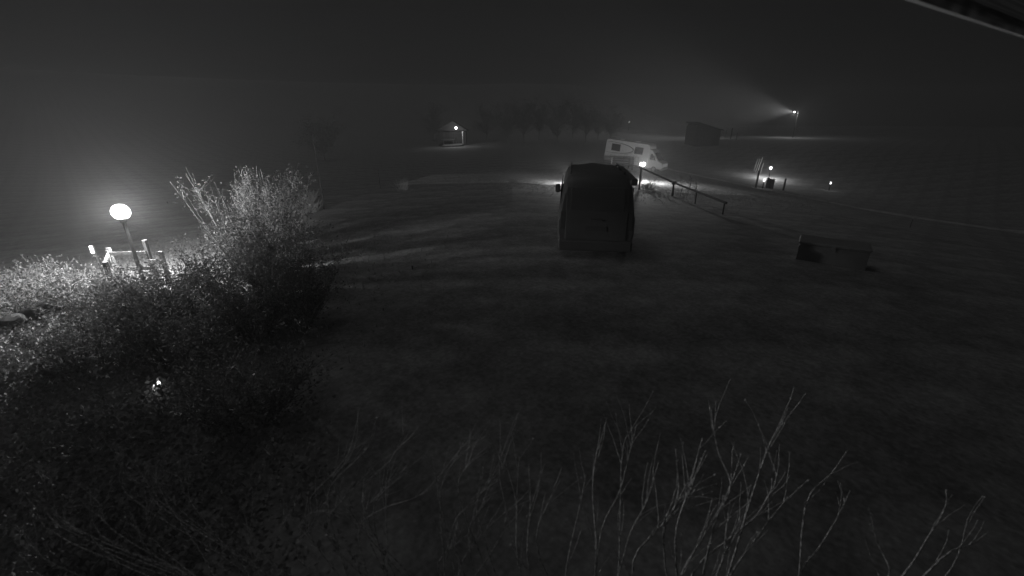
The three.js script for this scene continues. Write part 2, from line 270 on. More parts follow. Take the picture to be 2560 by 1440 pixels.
{ // dark camper van seen from behind; local +z is its rear, y up
  const a = atZ(1488, 640, -10.7), p = on(a.x, -13.1); p.x += 0.27;
  const t = thing('camper_van', 'dark camper van with a rolled awning along its roof, parked on the lawn', 'van', p, -0.13);
  const ring = (z, w, y0, ysh, top, flat) => { // one cross-section
    const half = [[0.0, y0], [0.82 * w, y0], [0.95 * w, y0 + 0.1], [w, y0 + 0.35], [w, ysh - 0.06], [0.975 * w, ysh], [0.93 * w, ysh + (top - ysh) * 0.35], [0.87 * w, ysh + (top - ysh) * 0.7], [0.8 * w, ysh + (top - ysh) * 0.89], [0.66 * w, ysh + (top - ysh) * 0.975], [0.35 * w, top], [0, top + flat]];
    return [...half.map(([x, y]) => [x, y, z]), ...half.slice(1, -1).reverse().map(([x, y]) => [-x, y, z])];
  };
  const W = 0.97; t.scale.set(1, 1.08, 1);
  mk('body', loft([ring(-2.5, W * 0.8, 0.4, 0.75, 0.92, 0), ring(-2.44, W * 0.9, 0.3, 0.95, 1.05, 0), ring(-2.25, W * 0.97, 0.26, 1.05, 1.2, 0.01), ring(-1.75, W, 0.25, 1.1, 1.36, 0.02), ring(-1.0, W, 0.25, 1.12, 1.93, 0.03), ring(-0.75, W, 0.25, 1.13, 2.0, 0.04), ring(1.9, W, 0.25, 1.13, 2.02, 0.04), ring(2.28, W, 0.27, 1.12, 2.0, 0.03), ring(2.4, W * 0.985, 0.32, 1.1, 1.93, 0.02), ring(2.47, W * 0.95, 0.42, 1.05, 1.82, 0)]), MT.vanPaint, t);
  const tg = mk('tailgate', box(1.52, 1.3, 0.03, 0, 1.12, 2.475, 0.012), MT.vanPaint, t);
  mk('rear_window', box(1.3, 0.52, 0.02, 0, 1.5, 2.5, 0.008), MT.vanGlass, tg); mk('handle', box(0.3, 0.05, 0.03, 0, 1.02, 2.505, 0.01), MT.vanTrim, tg); mk('wiper', beam(V(-0.05, 1.24, 2.525), V(0.5, 1.3, 2.525), 0.02, 0.02), MT.vanTrim, tg);
  mk('licence_plate', box(0.52, 0.11, 0.012, 0, 0.82, 2.5), MT.plate, tg);
  mk('bumper', box(1.86, 0.26, 0.16, 0, 0.42, 2.5, 0.05), MT.vanTrim, t);
  for (const s of [-1, 1]) {
    mk('tail_light', box(0.14, 0.42, 0.05, s * 0.83, 1.0, 2.455, 0.02), MT.tailLens, t);
    mk('side_window', box(0.02, 0.46, 1.25, s * 0.915, 1.46, 1.3, 0.008).rotateZ(0), MT.glass, t); mk('side_window', box(0.02, 0.46, 1.2, s * 0.915, 1.46, -0.1, 0.008), MT.glass, t);
    const mr = mk('mirror', box(0.16, 0.26, 0.1, s * 1.08, 1.24, -1.25, 0.04), MT.vanPaint, t); mk('mirror_arm', box(0.1, 0.05, 0.06, s * 0.97, 1.17, -1.25), MT.vanTrim, mr);
    for (const z of [-1.6, 1.4]) wheel(t, s * 0.84, 0.33, z, 0.33, 0.24);
    mk('roof_rail', [box(0.04, 0.04, 2.4, s * 0.68, 2.04, 0.6, 0.012), ...[-0.5, 0.6, 1.7].map((z) => box(0.05, 0.06, 0.08, s * 0.68, 2.0, z))], MT.vanTrim, t);
  }
  mk('awning', [new THREE.CylinderGeometry(0.075, 0.075, 3.1, 14).rotateX(Math.PI / 2).translate(0.86, 1.9, 0.85), box(0.12, 0.1, 3.1, 0.8, 1.88, 0.85, 0.03), box(0.17, 0.15, 0.06, 0.84, 1.89, 2.42, 0.03), box(0.17, 0.15, 0.06, 0.84, 1.89, -0.72, 0.03)], MT.vanTrim, t);
}
{ // white motorhome; local +x is its nose, +z the side that faces the camera
  const a = atZ(1521, 400, -55.5), b = atZ(1668, 424, -51.2);
  const mid = on((a.x + b.x) / 2, (a.z + b.z) / 2 - 0.9), L = 7.3;
  const gl = ground(mid.x - 3, mid.z - 1.6), gr = ground(mid.x + 3, mid.z + 1.6);
  const t = thing('motorhome', 'white motorhome with curved dark stripes and two dark windows beside the bollard lamp', 'motorhome', V(mid.x, (gl + gr) / 2, mid.z), -Math.atan2(b.z - a.z, b.x - a.x));
  t.rotation.z = Math.atan2(gr - gl, 6.8); t.rotation.order = 'YZX';
  const prof = (pts, r) => { const s = new THREE.Shape(); pts.forEach(([x, y], i) => (i ? s.lineTo(x, y) : s.moveTo(x, y))); return s; };
  const hull = new THREE.Shape(); hull.moveTo(-3.65, 0.5); hull.lineTo(1.75, 0.5); hull.lineTo(1.75, 2.05); hull.lineTo(1.75, 2.55); hull.quadraticCurveTo(1.75, 2.88, 1.4, 2.9); hull.lineTo(-3.4, 2.9); hull.quadraticCurveTo(-3.65, 2.9, -3.65, 2.65);
  mk('body', new THREE.ExtrudeGeometry(hull, { depth: 2.14, bevelEnabled: true, bevelSize: 0.05, bevelThickness: 0.05, bevelSegments: 3, curveSegments: 8 }).translate(0, 0, -1.07), MT.white, t);
  const cab = new THREE.Shape(); cab.moveTo(1.7, 0.45); cab.lineTo(3.45, 0.45); cab.lineTo(3.6, 0.62); cab.lineTo(3.56, 0.98); cab.quadraticCurveTo(3.4, 1.12, 2.95, 1.22); cab.lineTo(2.32, 2.02); cab.quadraticCurveTo(2.2, 2.32, 1.9, 2.36); cab.lineTo(1.7, 2.36);
  mk('cab', new THREE.ExtrudeGeometry(cab, { depth: 1.86, bevelEnabled: true, bevelSize: 0.06, bevelThickness: 0.08, bevelSegments: 3, curveSegments: 8 }).translate(0, 0, -0.93), MT.white, t);
  for (const [x, w] of [[-2.35, 1.05], [0.55, 0.95]]) { const wn = mk('window', box(w, 0.72, 0.03, x, 2.1, 1.13, 0.012), MT.glass, t); mk('window_frame', [box(w + 0.08, 0.05, 0.02, x, 2.48, 1.13), box(w + 0.08, 0.05, 0.02, x, 1.72, 1.13), box(0.05, 0.72, 0.02, x - w / 2 - 0.015, 2.1, 1.13), box(0.05, 0.72, 0.02, x + w / 2 + 0.015, 2.1, 1.13)], MT.blackPlastic, wn); }
  const sw = new THREE.Shape(); sw.moveTo(1.98, 1.32); sw.lineTo(2.72, 1.32); sw.lineTo(2.22, 2.0); sw.lineTo(1.98, 2.0); mk('cab_window', new THREE.ExtrudeGeometry(sw, { depth: 0.02, bevelEnabled: false }).translate(0, 0, 1.005), MT.glass, t);
  mk('windscreen', beam(V(3.0, 1.27, 0), V(2.37, 2.06, 0), 1.7, 0.03).translate(0.055, 0.045, 0), MT.glass, t);
  const arc = (x0, x1, y, h, w, down) => { const P = []; for (let i = 0; i <= 26; i++) { const q = i / 26 * Math.PI - Math.PI / 2; P.push(V(x0 + (x1 - x0) * Math.cos(q) ** 0.8, y + h * Math.sin(q), 0)); } const s = new THREE.Shape(), o = [], n = []; P.forEach((p, i) => { const a0 = P[Math.max(0, i - 1)], b0 = P[Math.min(26, i + 1)], d = b0.clone().sub(a0).normalize(), k = w * (0.35 + 0.65 * Math.sin(i / 26 * Math.PI)); o.push([p.x - d.y * k, p.y + d.x * k]); n.unshift([p.x + d.y * k, p.y - d.x * k]); }); [...o, ...n].forEach(([x, yy], i) => (i ? s.lineTo(x, yy) : s.moveTo(x, yy))); return new THREE.ExtrudeGeometry(s, { depth: 0.006, bevelEnabled: false }).translate(0, 0, 1.121); };
  mk('stripe', arc(-3.5, -0.15, 2.06, 0.62, 0.055), MT.decal, t); mk('stripe', arc(-3.5, 0.02, 2.0, 0.68, 0.018), MT.decal, t);
  for (const [x, y, w, h] of [[-0.95, 1.22, 0.34, 0.46], [0.5, 1.12, 0.36, 0.52], [-2.6, 0.98, 0.6, 0.4]]) { const hb = mk('hatch', box(w, h, 0.02, x, y, 1.125, 0.006), MT.offWhite, t); mk('hatch_seal', [box(w + 0.05, 0.025, 0.014, x, y + h / 2 + 0.012, 1.125), box(w + 0.05, 0.025, 0.014, x, y - h / 2 - 0.012, 1.125), box(0.025, h, 0.014, x - w / 2 - 0.012, y, 1.125), box(0.025, h, 0.014, x + w / 2 + 0.012, y, 1.125)], MT.decal, hb); }
  mk('filler_cap', cyl(0.06, 0.06, 0.02).rotateX(Math.PI / 2).translate(0.0, 1.3, 1.125), MT.decal, t);
  mk('skirt', box(5.3, 0.2, 2.1, -0.95, 0.4, 0, 0.03), MT.greyPaint, t);
  mk('bumper', box(0.5, 0.32, 2.0, 3.5, 0.48, 0, 0.08), MT.greyPaint, t);
  for (const s of [-1, 1]) { mk('headlight', box(0.2, 0.2, 0.4, 3.5, 0.88, s * 0.74, 0.05), MT.lens, t); wheel(t, 2.65, 0.34, s * 0.92, 0.34, 0.24, 'z'); wheel(t, -2.0, 0.34, s * 0.92, 0.34, 0.24, 'z'); const m = mk('mirror', box(0.12, 0.34, 0.2, 2.5, 1.62, s * 1.28, 0.03), MT.blackPlastic, t); mk('mirror_arm', box(0.06, 0.05, 0.2, 2.5, 1.5, s * 1.12), MT.blackPlastic, m); }
  for (const x of [-2.2, -0.2]) mk('roof_hatch', box(0.6, 0.12, 0.6, x, 2.99, -0.2, 0.03), MT.offWhite, t);
  const rl = mk('rear_ladder', [bar(V(-3.76, 0.8, 0.55), V(-3.76, 2.8, 0.55), 0.02), bar(V(-3.76, 0.8, 0.85), V(-3.76, 2.8, 0.85), 0.02)], MT.steel, t); for (let k = 0; k < 6; k++) mk('rung', bar(V(-3.76, 1 + k * 0.3, 0.55), V(-3.76, 1 + k * 0.3, 0.85), 0.016), MT.steel, rl);
}
{ // low storage chest under a pale flat lid
  const c = gp(2072, 655), t = thing('storage_chest', 'low storage chest with a pale flat lid, alone on the dark lawn', 'chest', V(c.x, ground(c.x, c.z), c.z), -0.6);
  mk('box', box(1.5, 0.5, 0.78, 0, 0.23, 0, 0.03), MT.chest, t); const lid = mk('lid', box(1.58, 0.09, 0.86, 0, 0.525, 0, 0.04), MT.chest, t); mk('clasp', box(0.1, 0.12, 0.02, 0, 0.46, 0.435, 0.006), MT.lens, lid);
  for (const x of [-1, 1]) { mk('handle', new THREE.TorusGeometry(0.07, 0.012, 6, 14, Math.PI).rotateY(Math.PI / 2).translate(x * 0.76, 0.28, 0), MT.greyPaint, t); mk('corner_strip', box(0.05, 0.44, 0.05, x * 0.735, 0.22, 0.375), MT.greyPaint, t); }
}

// ------------------------------------------------------------------ timber: rail fence, bench, bin, posts, railing, barn
{ // long rail running away to the right from the bollard lamp
  const zf = gp(1671, 490).z, P0 = atZ(1603, 420, zf - 2.6), P1 = atZ(1685, 457, zf), P2 = atZ(1742, 479, zf + 3.4), P3 = atZ(1812, 506, zf + 7.2);
  const t = thing('rail_fence', 'long dark pole rail on low posts in front of the lit pitch', 'fence');
  for (const [i, P] of [P0, P1, P2, P3].entries()) mk('post', [bar(on(P.x, P.z, -0.2), P.clone().add(V(0, 0.04, 0)), i < 2 ? 0.075 : 0.04, i < 2 ? 0.065 : 0.035, 9)], MT.darkWood, t);
  [[P0, P1], [P1, P2], [P2, P3]].forEach(([a, b]) => { const d = b.clone().sub(a).normalize().multiplyScalar(0.18); mk('rail', bar(a.clone().sub(d), b.clone().add(d), 0.055, 0.06, 9), MT.darkWood, t); });
  mk('bracket', box(0.3, 0.2, 0.16, P1.x, P1.y, P1.z + 0.06, 0.03), MT.darkMetal, t);
}
{ // bench with a boarded back between the van and the motorhome
  const A = raised(1538, 398, 1.05), t = thing('park_bench', 'dark long wooden bench with boarded back in front of the motorhome', 'bench', on(A.x + 0.9, A.z), -0.42);
  const W = 2.4; for (let k = 0; k < 3; k++) mk('back_board', box(W, 0.2, 0.05, 0, 0.7 + k * 0.24, 0.05, 0.01), MT.darkWood, t);
  for (let k = 0; k < 3; k++) mk('seat_board', box(W, 0.05, 0.13, 0, 0.47, -0.1 - k * 0.15, 0.01), MT.darkWood, t);
  for (const s of [-1, 1]) { mk('leg', [box(0.09, 1.3, 0.09, s * (W / 2 - 0.2), 0.65, 0.0), box(0.09, 0.46, 0.09, s * (W / 2 - 0.2), 0.21, -0.4)], MT.darkWood, t); }
  mk('end_trim', box(0.05, 0.72, 0.07, -W / 2 - 0.03, 0.94, 0.05, 0.01), MT.whiteBoard, t);
  const B = raised(1578, 401, 1.0), q = thing('waste_bin', 'dark round waste bin with domed lid beside the bench', 'bin', on(B.x, B.z));
  mk('drum', cyl(0.27, 0.3, 0.86, 0, 0.02), MT.darkMetal, q); mk('lid', new THREE.SphereGeometry(0.33, 20, 10, 0, Math.PI * 2, 0, Math.PI / 2).translate(0, 0.89, 0), MT.blackPlastic, q); mk('rim', new THREE.TorusGeometry(0.31, 0.02, 6, 20).rotateX(Math.PI / 2).translate(0, 0.89, 0), MT.greyPaint, q);
}
{ // dark posts along the footpath
  const spots = [[1889, 470, 0.1, 1.9, 'tall thin dark post beside the footpath and pale stems'], [1916, 470, 0.14, 1.15, 'dark squat post in the close group on the footpath'], [1922, 471, 0.16, 1.1, 'dark squat post in the close group on the footpath'], [1929, 472, 0.16, 1.1, 'dark squat post in the close group on the footpath'], [1958, 476, 0.1, 1.35, 'single dark post at the right end of the lit path']];
  for (const [px, py, w, h, label] of spots) { const b = gp(px, py), t = thing('path_post', label, 'post', b, rr(-0.2, 0.2), 'dark posts along the footpath'); mk('shaft', box(w * 1.6, h + 0.2, w * 1.6, 0, h / 2 - 0.1, 0, 0.02), MT.darkWood, t); mk('cap', new THREE.ConeGeometry(w * 1.15, 0.12, 4).rotateY(Math.PI / 4).translate(0, h + 0.06, 0), MT.darkMetal, t); }
  const T = spots.slice(1, 4).map(([px, py, , h]) => gp(px, py).add(V(0, 1.02, 0.2))); const r = thing('post_rail', 'short dark crossbar fixed across the three squat path posts', 'rail'); mk('bar', beam(T[0], T[2], 0.08, 0.12), MT.darkWood, r); for (const p of T) mk('bolt', ball(0.05, p.x, p.y, p.z + 0.04, 8), MT.steel, r);
}
{ // young birches beside the path lamp
  for (const [px0, py0, px1, py1] of [[1884, 428, 1893, 402], [1888, 430, 1898, 403], [1893, 432, 1904, 400], [1901, 432, 1907, 416]]) {
    const b = gp(px0, py0), top = atZ(px1, py1, b.z), t = thing('young_birch', 'thin pale young birch in the clump beside the path lamp', 'tree', b, 0, 'young birches by the path lamp');
    const lean = top.clone().sub(b); lean.y = Math.max(lean.y, 1.2); const pts = [V(0, -0.1, 0), lean.clone().multiplyScalar(0.35).add(V(0.02, 0, 0)), lean.clone().multiplyScalar(0.7), lean.clone(), lean.clone().multiplyScalar(1.2)];
    mk('trunk', raw(...limb(pts, 0.045, 0.015, 7)), MT.birch, t);
    const P = [], N = [], U = []; for (let k = 0; k < 9; k++) { const f = rr(0.6, 1.15), q = lean.clone().multiplyScalar(f); limb(wander(q, V(rr(-1, 1), rr(0.3, 1.2), rr(-1, 1)), rr(0.2, 0.45), 3, 0.25), 0.006, 0.002, 3, P, N, U); }
    mk('crown', raw(P, N, U), MT.bark, t);
  }
}
{ // barn behind the motorhome against the lit field
  const z = -92, A = atZ(1742, 305, z), B = atZ(1806, 324, z + 1), g0 = Math.min(ground(A.x, z), ground(B.x, z + 6));
  const t = thing('barn', 'dark low barn with a sloping roof standing before the lit field', 'barn');
  const w = B.x - A.x; const sh = new THREE.Shape(); sh.moveTo(0, g0 - 0.5); sh.lineTo(w, g0 - 0.5); sh.lineTo(w, B.y - 0.25); sh.lineTo(0.4, A.y - 0.25); sh.lineTo(0, A.y - 0.9);
  mk('wall', new THREE.ExtrudeGeometry(sh, { depth: 5.5, bevelEnabled: false }).translate(A.x, 0, z - 5), MT.darkWood, t);
  mk('roof', [beam(V(A.x - 0.2, A.y - 0.05, z - 2.2), V(B.x + 0.35, B.y - 0.1, z - 2.2), 6.3, 0.18)], MT.roofing, t);
  mk('door', box(2.2, 2.3, 0.08, A.x + w * 0.4, g0 + 1.1, z + 0.54), MT.darkWood, t); for (let k = 0; k < 9; k++) mk('cladding_board', box(0.06, A.y - g0 - 0.6 - k * 0.06, 0.04, A.x + 0.4 + k * (w - 0.6) / 8, g0 + (A.y - g0 - 0.9 - k * 0.06) / 2, z + 0.52), MT.darkWood, t);
}
{ // field fence posts seen against the lit field beyond the barn
  for (const [px, py, h] of [[1812, 347, 2.0], [1826, 349, 2.6], [1840, 350, 1.6]]) { const b = gp(px, py), t = thing('field_post', 'dark fence post standing in the lit field beyond the barn', 'post', b, 0, 'fence posts in the far field'); mk('shaft', bar(V(0, -0.3, 0), V(0.05, h, 0), 0.11, 0.09), MT.darkWood, t); mk('insulator', ball(0.09, 0.05, h - 0.3, 0.12, 8), MT.blackPlastic, t); }
}
{ // railing by the globe lamp
  const t = thing('wooden_railing', 'weathered wooden railing with crossbars below the bright globe lamp', 'railing');
  const A = gp(304, 716), B = gp(397, 714), C = gp(428, 716), E = raised(262, 655, 0.9), F = gp(352, 700);
  const up = (p, h) => p.clone().add(V(0, h, 0));
  for (const [p, h] of [[A, 0.95], [B, 1.1], [C, 0.85], [V(E.x, ground(E.x, E.z), E.z), 0.9]]) mk('post', beam(up(p, -0.25), up(p, h), 0.07, 0.07), MT.wood, t);
  const E0 = V(E.x, ground(E.x, E.z), E.z), o = V(0, 0, 0.05);
  for (const h of [0.45, 0.82]) { mk('rail', beam(up(A, h).add(o), up(B, h).add(o), 0.03, 0.08), MT.wood, t); mk('rail', beam(up(E0, h).add(o), up(A, h).add(o), 0.03, 0.08), MT.wood, t); }
  mk('rail', beam(up(B, 0.62).add(o), up(C, 0.62).add(o), 0.03, 0.08), MT.wood, t);
  mk('baluster', beam(up(F, 0).setZ((A.z + B.z) / 2 + 0.09).setY((A.y + B.y) / 2 + 0.36), V(F.x, (A.y + B.y) / 2 + 0.9, (A.z + B.z) / 2 + 0.09), 0.035, 0.035), MT.wood, t);
}
{ // pale stones lying in the lamp light and the low dry stone wall
  const variants = [0, 1, 2, 3].map((v) => { const g = new THREE.IcosahedronGeometry(1, 1), p = g.attributes.position; for (let i = 0; i < p.count; i++) { const a = V(p.getX(i), p.getY(i), p.getZ(i)), k = 0.78 + 0.4 * vnoise(a.x * 1.7 + v * 9 + 5, a.y * 1.7 + a.z * 1.3 + 7); p.setXYZ(i, a.x * k, a.y * k, a.z * k); } g.computeVertexNormals(); g.setAttribute('uv', new THREE.Float32BufferAttribute(new Float32Array(p.count * 2), 2)); return g; });
  for (const [px, py, s] of [[352, 692, 0.16], [365, 686, 0.2], [376, 683, 0.18], [386, 678, 0.14], [394, 672, 0.15], [403, 667, 0.12], [356, 712, 0.11], [368, 706, 0.14], [380, 699, 0.1], [340, 724, 0.1], [351, 735, 0.09], [330, 742, 0.08]]) {
    const b = gp(px, py), t = mk('field_stone', variants[Math.floor(rnd() * 4)], MT.stone); t.position.copy(b).add(V(0, s * 0.25, 0)); t.scale.set(s * rr(1, 1.5), s * 0.7, s); t.rotation.y = rr(0, 6);
    single(t, 'pale wet field stone lying below the wooden railing', 'stone', 'pale stones below the railing');
  }
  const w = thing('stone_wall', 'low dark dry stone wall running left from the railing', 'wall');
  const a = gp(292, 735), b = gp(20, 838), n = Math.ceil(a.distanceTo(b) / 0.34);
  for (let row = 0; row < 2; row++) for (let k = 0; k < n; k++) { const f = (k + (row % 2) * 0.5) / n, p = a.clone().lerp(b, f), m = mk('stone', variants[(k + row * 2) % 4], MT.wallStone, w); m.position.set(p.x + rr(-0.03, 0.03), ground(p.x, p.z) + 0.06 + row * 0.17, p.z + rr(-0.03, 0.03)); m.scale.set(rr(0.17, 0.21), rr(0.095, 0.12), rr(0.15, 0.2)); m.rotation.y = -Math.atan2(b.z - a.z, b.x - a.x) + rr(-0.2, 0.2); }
}
{ // narrow strip light on a post beyond the stone wall
  const b = gp(252, 690), L = atZ(235, 623, b.z), h = L.y - b.y, t = thing('strip_light', 'narrow white strip light on a thin post beyond the stone wall', 'lamp', V(L.x, ground(L.x, b.z), b.z));
  mk('post', cyl(0.025, 0.025, h + 0.1), MT.darkMetal, t); mk('tube', box(0.06, 0.2, 0.05, 0, h, 0.06, 0.015), glow(3), t); mk('bracket', box(0.03, 0.03, 0.05, 0, h, 0.025), MT.darkMetal, t);
  pointLamp(t, V(0, h, 0.2), 0.5, 4);
  const s = gp(402, 985), S = atZ(397, 958, s.z), q = thing('leaf_glint_light', 'tiny added glow standing in for a wet leaf glint in the dark bushes', 'lamp', V(S.x, ground(S.x, s.z), s.z)), sh = Math.max(0.12, S.y - ground(S.x, s.z));  // glowing bead added in place of a glint on wet leaves
  mk('stake', cyl(0.008, 0.008, sh), MT.darkMetal, q); mk('glint_bead', new THREE.SphereGeometry(0.018, 10, 8).scale(1, 1.7, 1).translate(0, sh, 0), glow(3), q); pointLamp(q, V(0, sh + 0.02, 0.06), 0.02, 1);
}
{ // faint thin poles between the trees and the lawn
  for (const [px, py0, py1, z, label] of [[781, 338, 500, -21, 'thin grey pole rising behind the lit grass clump'], [946, 425, 482, -30, 'short grey pole standing at the edge of the dark lawn']]) { const p = atZ(px, py0, z), g0 = on(p.x, z), t = thing('pole', label, 'pole', g0); mk('shaft', cyl(0.035, 0.02, p.y - g0.y), MT.darkWood, t); mk('cap', ball(0.05, 0, p.y - g0.y, 0, 8), MT.darkMetal, t); }
}

// ------------------------------------------------------------------ plants
function stems(t, lines, m, twig, budM) { // each stem with its side twigs is one part
  for (const pts of lines) {
    const P = [], N = [], U = [], BP = [], BN = [], BU = []; const curve = new THREE.CatmullRomCurve3(pts), sm = curve.getPoints(pts.length * 3); limb(sm, twig.r, twig.r * 0.3, 6, P, N, U);
    for (let k = 0; k < twig.n; k++) { const f = rr(0.3, 0.98), p = curve.getPoint(f), d = curve.getTangent(f).add(V(rr(-0.6, 0.6), rr(-0.1, 0.6), rr(-0.6, 0.6))), w = wander(p, d, twig.len * rr(0.5, 1.2), 4, 0.16, 0.03); limb(w, twig.r * 0.42, twig.r * 0.16, 4, P, N, U);
      for (let b = 1; b < 5; b++) { const q = w[b].clone(); leafFace(q, twig.r * rr(0.8, 1.3), BP, BN, BU, 0.2, 0.6); } }
    for (let b = 0; b < 9; b++) leafFace(curve.getPoint(rr(0.3, 1)).add(V(rr(-1, 1), rr(-1, 1), rr(-1, 1)).multiplyScalar(twig.r)), twig.r * 1.2, BP, BN, BU, 0.2, 0.6);
    const o = mk('stem', raw(P, N, U), m, t); if (BP.length) mk('buds', raw(BP, BN, BU), budM, o).userData.kind = 'stuff';
  }
}
const nearZ = (py) => -1.62 - 0.00155 * (1440 - py);       // the near shrubs lean outwards, away from the house
const px3 = (list, jz = 0) => list.map(([x, y]) => atZ(x, y, nearZ(y) + jz));
function rooted(line, bx, bz) { const b = on(bx, bz, -0.05), f = line[0]; return [b, b.clone().lerp(f, 0.5).add(V(0.03, 0.06, 0.02)), ...line]; }
{
  const group = 'bare shrubs under the camera';
  const A = thing('bare_shrub', 'bare shrub with upright brightened stems and fine buds, middle of the row', 'shrub', V(0, 0, 0), 0, group);
  stems(A, [[[1414, 1437], [1451, 1260], [1465, 1186]], [[1491, 1391], [1482, 1214], [1494, 1128], [1503, 1113]], [[1506, 1318], [1549, 1229], [1573, 1137], [1592, 1058]], [[1578, 1328], [1611, 1266], [1636, 1202]], [[1300, 1430], [1292, 1260], [1298, 1140]], [[1322, 1420], [1326, 1250], [1322, 1160]], [[1548, 1400], [1550, 1300], [1562, 1100], [1583, 1070]], [[1340, 1350], [1400, 1200]]].map((l, i) => rooted(px3(l, rr(-0.12, 0.12)), 0.28 + 0.03 * i, -1.5)), MT.litBark, { r: 0.0055, n: 7, len: 0.3 }, MT.bud);
  const B = thing('bare_shrub', 'tallest bare shrub with thick forking brightened branches leaning outwards', 'shrub', V(0, 0, 0), 0, group);
  stems(B, [[[1585, 1397], [1656, 1312], [1688, 1250], [1714, 1241]], [[1708, 1428], [1750, 1357], [1781, 1305], [1827, 1211], [1854, 1131]], [[1735, 1428], [1818, 1351], [1894, 1286], [1918, 1244], [1941, 1195], [1921, 1130]], [[1799, 1421], [1824, 1351], [1850, 1300]], [[1827, 1437], [1906, 1324], [1969, 1244]], [[1790, 1300], [1827, 1211], [1796, 1131], [1781, 1052]], [[1660, 1330], [1695, 1241], [1689, 1122]], [[1690, 1330], [1720, 1229], [1756, 1095]], [[1880, 1240], [1929, 1100], [1964, 1040]]].map((l, i) => rooted(px3(l, rr(-0.1, 0.1)), 0.72 + 0.03 * i, -1.48)), MT.litBark, { r: 0.0075, n: 8, len: 0.32 }, MT.bud);
  const C = thing('bare_shrub', 'sparse bare shrub with few long bent stems, end of the row', 'shrub', V(0, 0, 0), 0, group);
  stems(C, [[[2015, 1406], [2036, 1385], [2088, 1305], [2109, 1263], [2125, 1226]], [[2225, 1437], [2195, 1360], [2172, 1269]], [[2262, 1434], [2323, 1339], [2349, 1299], [2367, 1253], [2364, 1224]], [[2021, 1244], [2079, 1183], [2118, 1127]], [[2372, 1382], [2430, 1360], [2470, 1330]], [[2380, 1420], [2420, 1295]]].map((l, i) => rooted(px3(l, rr(-0.1, 0.1)), 1.25 + 0.08 * i, -1.45)), MT.litBark, { r: 0.006, n: 3, len: 0.22 }, MT.bud);
  const D = thing('bare_shrub', 'low tangled bare shrub with fine slanting twigs beside the hedge', 'shrub', V(0, 0, 0), 0, group);
  const ls = [[[820, 1230], [867, 1172], [910, 1130], [935, 1090]], [[975, 1150], [1035, 1085]], [[900, 1317], [960, 1270], [1052, 1237], [1125, 1155]], [[1265, 1305], [1250, 1200], [1250, 1122]], [[760, 1295], [850, 1270]]];
  for (let k = 0; k < 16; k++) { const x = rr(660, 1200), y = rr(1200, 1420), l = rr(60, 150); ls.push([[x, y], [x + l * 0.5 * rr(0.6, 1.2), y - l * 0.6], [x + l * rr(0.6, 1.1), y - l * rr(1, 1.4)]]); }
  stems(D, ls.map((l, i) => rooted(px3(l, rr(-0.15, 0.1)), -0.85 + 0.045 * i, -1.5 - 0.02 * (i % 5))), MT.litBark, { r: 0.0042, n: 7, len: 0.26 }, MT.bud);
  const E = thing('bare_shrub', 'fine low bare shrub with short arching twigs in front of the leafy shrubs', 'shrub', V(0, 0, 0), 0, group), le = [];
  for (let k = 0; k < 22; k++) { const x = rr(60, 700), y = rr(1180, 1430), l = rr(50, 130), q = rr(-0.5, 1); le.push([[x, y], [x + l * 0.4 * q, y - l * 0.6], [x + l * q, y - l * rr(0.9, 1.3)]]); }
  stems(E, le.map((l, i) => rooted(px3(l, rr(-0.25, 0.05)), -1.9 + 0.045 * i, -1.75 - 0.03 * (i % 5))), MT.litBark, { r: 0.0036, n: 6, len: 0.22 }, MT.bud);
}
function leafyShrub(x, z, h, w, nl, label, size) {
  const t = thing('hedge_shrub', label, 'shrub', on(x, z), 0, 'leafy shrubs between the house and the globe lamp');
  const P = [], N = [], U = [], LP = [], LN = [], LU = [];
  for (let k = 0; k < 26; k++) {
    const a = rr(0, 6.28), d = V(Math.cos(a) * rr(0.1, 0.55), 1, Math.sin(a) * rr(0.1, 0.55)), pts = wander(V(Math.cos(a) * 0.1, -0.05, Math.sin(a) * 0.1), d, h * rr(0.75, 1.1), 6, 0.09); pts.forEach((p) => { p.x *= w / h * 1.3; p.z *= w / h * 1.3; });
    limb(pts, 0.012, 0.003, 5, P, N, U);
    for (let j = 0; j < 10; j++) { const p = pts[1 + Math.floor(rnd() * 5)], tw = wander(p, V(rr(-1, 1), rr(0.2, 1.2), rr(-1, 1)), rr(0.25, 0.6), 4, 0.2, 0.04); limb(tw, 0.004, 0.0015, 3, P, N, U);
      for (let l = 0; l < nl / 260; l++) { const q = tw[Math.floor(rnd() * 5)].clone().add(V(rr(-1, 1), rr(-1, 1), rr(-1, 1)).multiplyScalar(0.07)); if (q.y > 0.05) leafFace(q, size * rr(0.6, 1.3), LP, LN, LU); } }
  }
  mk('stems', raw(P, N, U), MT.bark, t); mk('foliage', raw(LP, LN, LU), MT.leaf, t);
}
leafyShrub(-6.3, -9.6, 2.6, 1.5, 2600, 'tall twiggy shrub standing close to the globe lamp', 0.024);
leafyShrub(-5.2, -8.9, 2.4, 1.7, 3600, 'tallest leafy shrub, centre of the hedge right of the globe lamp', 0.026);
leafyShrub(-4.5, -7.7, 1.9, 1.6, 4200, 'rounded leafy shrub beside the tallest of the hedge', 0.026);
leafyShrub(-3.6, -6.6, 1.4, 1.4, 4200, 'rounded leafy shrub at the lawn end of the hedge', 0.024);
leafyShrub(-8.3, -8.1, 0.6, 1.1, 4500, 'added low dense shrub shading the ground at the foot of the globe lamp', 0.026);  // low shrubs added to keep the globe light off the nearer ground
leafyShrub(-7.0, -7.7, 0.75, 1.2, 4500, 'added low dense shrub screening lamp light between the globe lamp and the hedge', 0.026);
leafyShrub(-5.9, -8.2, 1.2, 1.3, 4500, 'round leafy shrub filling the gap beside the tall twiggy shrub', 0.026);
leafyShrub(-6.1, -7.1, 1.0, 1.2, 4500, 'added waist high shrub stopping lamp light at the gap in the hedge', 0.026);  // added to close a light leak through the hedge
